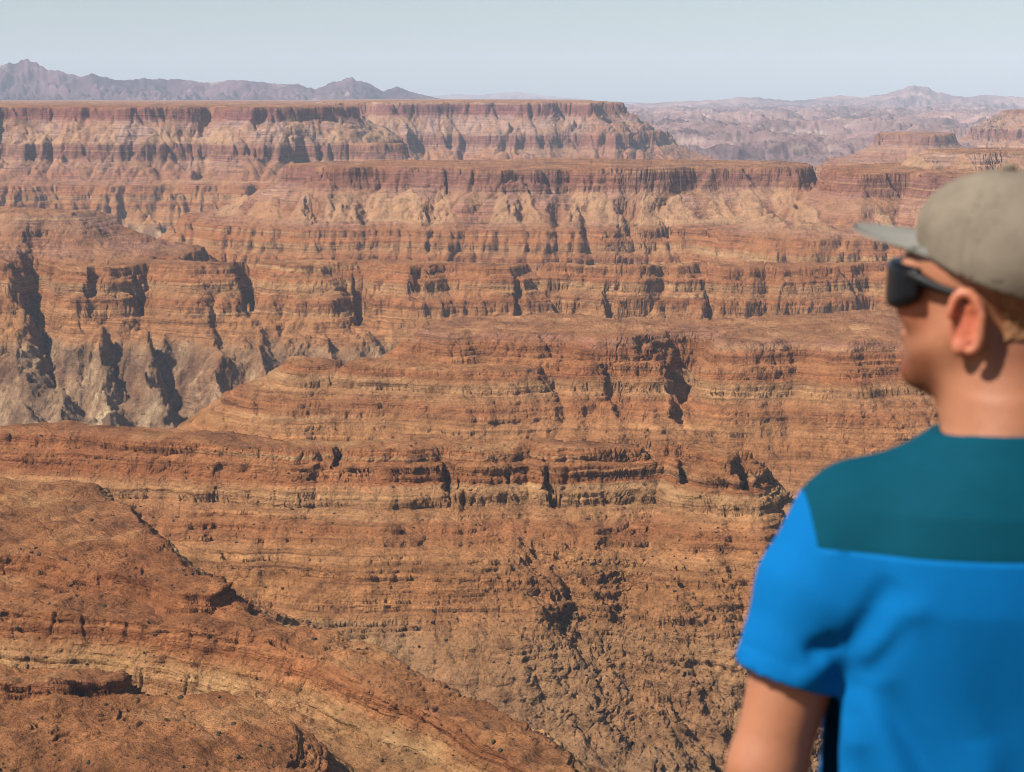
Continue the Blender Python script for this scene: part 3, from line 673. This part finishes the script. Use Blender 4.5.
def man():
    root = bpy.data.objects.new('person', None); COL.objects.link(root); root.location = MAN0
    tag(root, 'man seen from behind in grey cap, dark sunglasses and blue T-shirt with teal yoke', 'person')
    B = Field((-.36,-.24,-.01), (.36,.27,1.80), .0045)
    sl, (x, y, z) = B.box((-.3,-.2,.80), (.3,.2,1.56), 0)
    d = torso_sdf(x, y, z, -.014); d = np.maximum(d, np.maximum(.84-z, z-1.53)); B.add(d.astype(F32), sl, .01)
    head_into(B); arm_into(B, 1); arm_into(B, -1); legs_into(B)
    for s in (-1, 1):
        B.cone((s*.104,-.03,.045), (s*.112,.13,.03), .038, .028, .03); B.cone((s*.104,-.012,.12), (s*.104,-.02,.05), .042, .042, .02)
        B.cone((s*.160,-.004,1.385), (s*.05,-.012,1.440), .050, .044, .03)
    V, Q = nets(B); q = V-HC; vf, vl, vu = q@HFt, np.abs(q@HL), q@HUt
    jaw = -.046-.22*(vf-.03)+.0*vl
    stub = sstep(jaw-.006, jaw-.034, vu)*sstep(.004, .040, vf)*sstep(-.135, -.118, vu)
    stub = np.maximum(stub, .8*sstep(.012, .0, np.hypot((vu+.050)*1.4, np.maximum(vl-.026, 0)))*sstep(.06, .075, vf))
    stub = np.maximum(stub, .75*sstep(-.03, -.052, vf+.6*vu*0)*sstep(-.105, -.060, vu)*(vu < .1))
    flush = np.maximum(.75*np.exp(-(((vf+.020)/.022)**2+((vu+.030)/.036)**2))*(vl > .074), .35*np.exp(-((vf-.06)/.03)**2-((vu+.025)/.025)**2))
    body = mesh_obj('body', V, Q, M['skin'], dict(stubble=stub, flush=flush), True, root)
    bodyD = B
    # hair and beard: thin coats over the head
    Hd = Field((-.17,-.12,1.50), (.13,.18,1.80), .003); head_into(Hd)
    x, y, z = Hd.grid(); p = np.stack(np.broadcast_arrays(x-HC[0], y-HC[1], z-HC[2]), -1)
    f, l, u = p@HFt, p@HL, p@HUt
    D0 = Hd.D
    wig = .004*noise2((f*160).ravel(), (u*160+l*90).ravel(), 7).reshape(f.shape)
    al = np.abs(l)
    ear = ((f+.018)/.026)**2+((u+.03)/.042)**2
    hairreg = np.maximum(np.maximum(f+.030+(u-0.0)*.25, -.062-u+.25*np.maximum(-f-.05,0)), .0)
    hairreg = np.maximum(f+.022+u*.35, -.058-u)
    hairreg = np.maximum(hairreg, (1.0-ear)*.02)
    side = np.maximum(np.abs(f-.004-.1*u)-.010, np.maximum(-.040-u, u-.05)) + (al < .05)*.1
    
    hd = np.maximum(D0-.0028+wig*.4, hairreg+.01+wig)
    V, Q = nets(Hd, hd.astype(F32)); mesh_obj('hair', V, Q, M['hair'], None, True, root)
    # shirt: a cloth shell over torso and upper arms, open at neck, sleeves and hem
    S = Field((-.34,-.20,.80), (.34,.20,1.56), .0042)
    x, y, z = S.grid()
    loose = .010+.016*sstep(1.25, .95, z)
    d = torso_sdf(x, y, z, 0.0)-loose
    S.D = np.maximum(np.broadcast_to(d, S.n).astype(F32), -.5)
    for s in (-1, 1):
        S.cone((s*.150,-.004,1.409), (s*.05,-.012,1.450), .061, .054, .03)
        S.cone((s*.170,-.006,1.388), (s*.205,-.012,1.33), .066, .066, .04); S.cone((s*.205,-.012,1.33), (s*.252,-.024,1.18), .064, .060, .012)
    # folds
    X_, Y_, Z_ = np.broadcast_arrays(x, y, z)
    fold = np.zeros(S.n, F32)
    def crease(a, b, wd, dp):
        a = np.array(a); b = np.array(b); e = b-a; L = float(e@e)
        t = np.clip(((X_-a[0])*e[0]+(Z_-a[2])*e[2])/L, 0, 1)
        d2 = (X_-a[0]-t*e[0])**2+(Z_-a[2]-t*e[2])**2
        return (.8*dp*np.exp(-d2/(2*wd*wd))*(1-(2*t-1)**4*.9)).astype(F32)
    for a, b, wd, dp in [((-.185,0,1.275),(-.140,0,1.365),.010,-.006),((-.172,0,1.27),(-.110,0,1.35),.010,.004),((-.165,0,1.25),(-.125,0,1.33),.008,-.004),
                         ((-.190,0,1.29),(-.228,0,1.275),.008,-.008),((-.195,0,1.265),(-.24,0,1.245),.008,.005),
                         ((-.170,0,1.24),(-.09,0,1.05),.014,.009),((-.150,0,1.25),(-.055,0,1.08),.012,-.008),((-.175,0,1.18),(-.12,0,.98),.012,-.009),((-.18,0,1.21),(-.15,0,1.02),.010,.007),
                         ((-.05,0,1.20),(.0,0,.98),.016,.007),((.03,0,1.22),(.05,0,1.0),.016,-.006),((.17,0,1.26),(.10,0,1.36),.010,-.009),((.17,0,1.24),(.08,0,1.04),.014,.009),
                         ((-.02,0,1.16),(-.09,0,.95),.013,-.007)]:
        fold += crease(a, b, wd, dp)
    fn = noise2((X_*16+Z_*5).ravel(), (Z_*4.0).ravel(), 55).reshape(S.n)*.006*sstep(1.36, 1.15, Z_)
    D = S.D-(fold+fn)*sstep(.02, -.03, Y_)
    for s in (-1, 1):
        pl = (s*X_-.245)*.285+(Y_+.02)*-.05+(Z_-1.238)*-.957
        D = np.where(s*X_ > .186, D+.0012*np.exp(-((pl+.024)/.003)**2), D)
    gx, gy, gz = np.gradient(D, S.h); D = D/np.clip(np.sqrt(gx*gx+gy*gy+gz*gz), .6, 4)
    inner = D+.0085
    D = np.maximum(D, -inner)
    neckplane = np.broadcast_to(z-1.502-.25*(y+.05)*0-.10*np.maximum(-y-.02, 0), S.n)
    D = np.maximum(D, neckplane)
    hole = np.sqrt((X_)**2+(Y_-.0)**2)-.0705
    D = np.where(Z_ > 1.47, np.maximum(D, -hole), D)
    D = np.maximum(D, .835-Z_)
    for s in (-1, 1):
        ax = np.array([s*(-.0), 0, 0]); dirv = np.array([s*.27, -.06, -.96]); dirv = np.array([s*.285, -.05, -.957])
        pl = (X_-s*.245)*dirv[0]*1.0+(Y_+.02)*dirv[1]+(Z_-1.238)*dirv[2]
        D = np.where(s*X_ > .186+.0*Z_, np.maximum(D, pl), D)
    D = D.astype(F32)
    V, Q = nets(S, D)
    # the yoke seam: pull the nearest ring of vertices onto it and split there
    zs = 1.388-.02*np.abs(V[:, 0])*0; xs = .214+(V[:, 2]-1.388)*.16
    g1 = V[:, 2]-zs; g2 = xs-np.abs(V[:, 0])
    m = (np.abs(g1) < .0024) & (g2 > -.002); V[m, 2] = 1.388
    m2 = (np.abs(g2) < .0024) & (V[:, 2] > 1.3875); V[m2, 0] = np.sign(V[m2, 0])*xs[m2]
    ctr = V[Q].mean(1)
    yk = (ctr[:, 2] > 1.388) & (np.abs(ctr[:, 0]) < .214+(ctr[:, 2]-1.388)*.16)
    col = yk & (ctr[:, 2] > 1.491)
    def part(mask, nm, mat, par):
        u, inv = np.unique(Q[mask], return_inverse=True)
        return mesh_obj(nm, V[u], inv.reshape(-1, 4), M[mat], None, True, par)
    sh = part(~yk, 'shirt', 'shirt_blue', root); part(yk & ~col, 'yoke', 'shirt_teal', sh); part(col, 'collar', 'shirt_teal', sh)
    # cap: shell over the crown, lower at the back; brim; top button; strap line
    C = Field((-.20,-.14,1.60), (.14,.20,1.84), .0033)
    x, y, z = C.grid(); p = np.stack(np.broadcast_arrays(x-HC[0], y-HC[1], z-HC[2]), -1); f, l, u = p@HFt, p@HL, p@HUt
    C.ell(hp(-.023,0,.036), (.100,.088,.088), .0, HAX); C.ell(hp(.010,0,.066), (.068,.066,.046), .03, HAX)
    th = np.arctan2(l, f+.014)
    Dc = C.D+.0009*np.cos(th*6)**40*0+.0026*np.exp(-((np.mod(th/(math.pi/3), 1)-.5)/.028)**2)
    Dc = np.maximum(Dc, -(Dc+.005)); cut = .034+.30*(f-.05)-u
    Dc = np.maximum(Dc, cut)
    V, Q = nets(C, Dc.astype(F32)); cap = mesh_obj('cap', V, Q, M['cap_cloth'], None, True, root)
    # brim
    n1, n2 = 40, 12; top = []; 
    for i in range(n1+1):
        a = -1.12+2.24*i/n1
        for j in range(n2+1):
            t = j/n2
            fi, li = -.022+.101*math.cos(a), .085*math.sin(a)
            reach = .092*max(0, math.cos(a*1.40))**.6
            ff = fi+reach*t; ll = li*(1-.06*t)
            uu = .048-(ll*ll)*2.2-.010*t*(1-t)+.004*t
            top.append((ff, ll, uu))
    top = np.array(top); V = np.concatenate([hp(0,0,0)+top@np.array(HAX), hp(0,0,0)+(top-[0,0,.004])@np.array(HAX)])
    N = (n1+1)*(n2+1); ii = np.arange(N).reshape(n1+1, n2+1)
    qa = np.stack([ii[:-1,:-1], ii[:-1,1:], ii[1:,1:], ii[1:,:-1]], -1).reshape(-1, 4)
    ring = list(ii[0,:])+list(ii[1:,-1])+list(ii[-1,-2::-1])+list(ii[-2:0:-1,0]); ring = np.array(ring); nx = np.roll(ring, -1)
    qs = np.stack([ring, nx, nx+N, ring+N], -1)
    mesh_obj('brim', V, np.concatenate([qa, qa[:, ::-1]+N, qs]), M['brim_cloth'], None, True, cap)
    Bt = Field((-.08,-.03,1.72), (.04,.10,1.86), .002); c0 = hp(-.012,0,.128); Bt.ell(c0, (.008,.008,.004), 0, HAX)
    V, Q = nets(Bt); mesh_obj('cap_button', V, Q, M['cap_cloth'], None, True, cap)
    # sunglasses: wrapped front, two lenses, two temples
    G = Field((-.17,-.10,1.60), (.10,.20,1.72), .0022)
    def arc(a, u, push=0): return hp(-.002+(.116+push)*math.cos(a)*.96, (.086+push)*math.sin(a), u)
    for k in range(-9, 9):
        a0, a1 = R(k*6.5), R((k+1)*6.5); G.cone(arc(a0,.015), arc(a1,.015), .0042, .0042, .002)
    for s in (-1, 1):
        e0 = arc(R(62)*s, .010); e1 = hp(.020, s*.079, .002); e2 = hp(-.026, s*.081, -.006); e3 = hp(-.044, s*.078, -.030)
        G.cone(e0, e1, .0085, .0050, .003); G.cone(e1, e2, .0050, .004, .002)
    V, Q = nets(G); gl = mesh_obj('sunglasses', V, Q, M['black_plastic'], None, True, root)
    for s in (-1, 1):
        Ln = Field((-.17,-.10,1.58), (.10,.20,1.70), .0022)
        for k in range(10):
            a = R(7+k*6.4)*s; hh = .0172*math.sin(math.pi*(k+1.2)/11.6)**.45
            Ln.cone(arc(a,.013,-.001), arc(a,.011-2*hh,-.001), .0066, .0066, .010)
        V, Q = nets(Ln); mesh_obj('lens', V, Q, M['dark_lens'], None, True, gl)
    # trousers and shoes (below the picture)
    T = Field((-.30,-.20,.03), (.30,.22,1.0), .006); legs_into(T, .018)
    sl, (x, y, z) = T.box((-.3,-.2,.80), (.3,.2,1.0), 0); T.add(np.maximum(torso_sdf(x, y, z, .004), np.maximum(.82-z, z-.97)).astype(F32), sl, .04)
    x, y, z = T.grid(); V, Q = nets(T, np.maximum(T.D, .075-np.broadcast_to(z, T.n)).astype(F32)); mesh_obj('trousers', V, Q, M['trouser_cloth'], None, True, root)
    for s in (-1, 1):
        K = Field((-.2,-.12,-.01), (.2,.22,.16), .005)
        K.cone((s*.104,-.03,.05), (s*.112,.14,.038), .052, .040, .03); K.cone((s*.104,-.012,.12), (s*.104,-.02,.05), .054, .052, .02)
        x, y, z = K.grid(); V, Q = nets(K, np.maximum(K.D, np.broadcast_to(np.maximum(.001-z, z-.13), K.n)).astype(F32)); mesh_obj('shoe', V, Q, M['shoe_leather'], None, True, root)
    return root
person = man()

# ---------------------------------------------------------------- the rim the man stands on
def rim():
    z0 = MAN0[2]
    ys = np.concatenate([np.arange(-12, 4.6, .12), np.geomspace(4.7, 430, 160)]); ts = np.linspace(-1, 1, 241)
    T, Y = np.meshgrid(ts, ys, indexing='ij'); X = T*(14+np.maximum(Y, 0)*.55)
    drop = np.interp(Y, [4.3, 5.2, 9, 20, 60, 150, 430], [0, 1.5, 7, 24, 62, 135, 330])
    n = (.09*noise2(X.ravel()/1.4, Y.ravel()/1.4, 400)+.04*noise2(X.ravel()/.45, Y.ravel()/.45, 401)+.015*noise2(X.ravel()/.15, Y.ravel()/.15, 402)).reshape(X.shape)
    calm = np.exp(-((X-MAN0[0])**2+(Y-MAN0[1])**2)/.35**2)
    Z = z0-drop+n*(1-calm)*np.clip(1+drop*1.2, 1, 40)-.01
    n0, n1 = X.shape; idx = np.arange(n0*n1).reshape(n0, n1)
    q = np.stack([idx[:-1, :-1], idx[1:, :-1], idx[1:, 1:], idx[:-1, 1:]], -1).reshape(-1, 4)
    N_ = n0*n1
    o = mesh_obj('rim_ground', np.stack([X, Y, Z], -1).reshape(-1, 3), q, M['rock'], dict(stratum=np.full(N_, -230), cover=np.full(N_, .3), soft=np.full(N_, .5), flat=np.full(N_, .5), rub=np.zeros(N_), fan=np.zeros(N_)), True)
    tag(o, 'rocky canyon rim under the feet of the man, falling away in front of him', 'ground', kind='structure')
rim()
DENOISE = True
# ---------------------------------------------------------------- light, sky, camera
SUN_EL, SUN_AZ = R(49), R(-119)                 # azimuth measured from the view direction (+Y), clockwise to +X
def lights():
    d = np.array([math.sin(SUN_AZ)*math.cos(SUN_EL), math.cos(SUN_AZ)*math.cos(SUN_EL), math.sin(SUN_EL)])
    L = bpy.data.lights.new('sun', 'SUN'); L.energy = 4.8; L.angle = R(.5); L.color = (1, .94, .83)
    o = bpy.data.objects.new('sun', L); COL.objects.link(o)
    from mathutils import Vector
    o.rotation_euler = Vector(d).to_track_quat('Z', 'Y').to_euler()
    w = bpy.data.worlds.new('World'); scene.world = w; w.use_nodes = True
    nt = w.node_tree; nt.nodes.clear()
    sky = nt.nodes.new('ShaderNodeTexSky'); sky.sky_type = 'NISHITA'; sky.sun_disc = False
    sky.sun_elevation = SUN_EL; sky.sun_rotation = SUN_AZ % (2*math.pi); sky.altitude = 900; sky.air_density = 1.0; sky.dust_density = 1.2; sky.ozone_density = 1.5
    bg = nt.nodes.new('ShaderNodeBackground'); bg.inputs[1].default_value = .052
    out = nt.nodes.new('ShaderNodeOutputWorld')
    nt.links.new(sky.outputs[0], bg.inputs[0]); nt.links.new(bg.outputs[0], out.inputs[0])
def camera():
    c = bpy.data.cameras.new('camera'); c.sensor_width = 36; c.lens = FPX/W*36
    c.clip_start = .05; c.clip_end = 120000
    c.dof.use_dof = True; c.dof.focus_distance = 1500; c.dof.aperture_fstop = 10.0
    o = bpy.data.objects.new('camera', c); COL.objects.link(o)
    o.rotation_euler = (math.pi/2-PITCH, 0, 0); scene.camera = o
lights(); camera()
scene.view_settings.view_transform = 'Standard'; scene.view_settings.look = 'None'
scene.view_settings.gamma = 1; scene.view_settings.exposure = 1.04; scene.view_settings.use_curve_mapping = False

scene.cycles.use_denoising = DENOISE
scene.cycles.pixel_filter_type = 'BLACKMAN_HARRIS'; scene.cycles.filter_width = .95
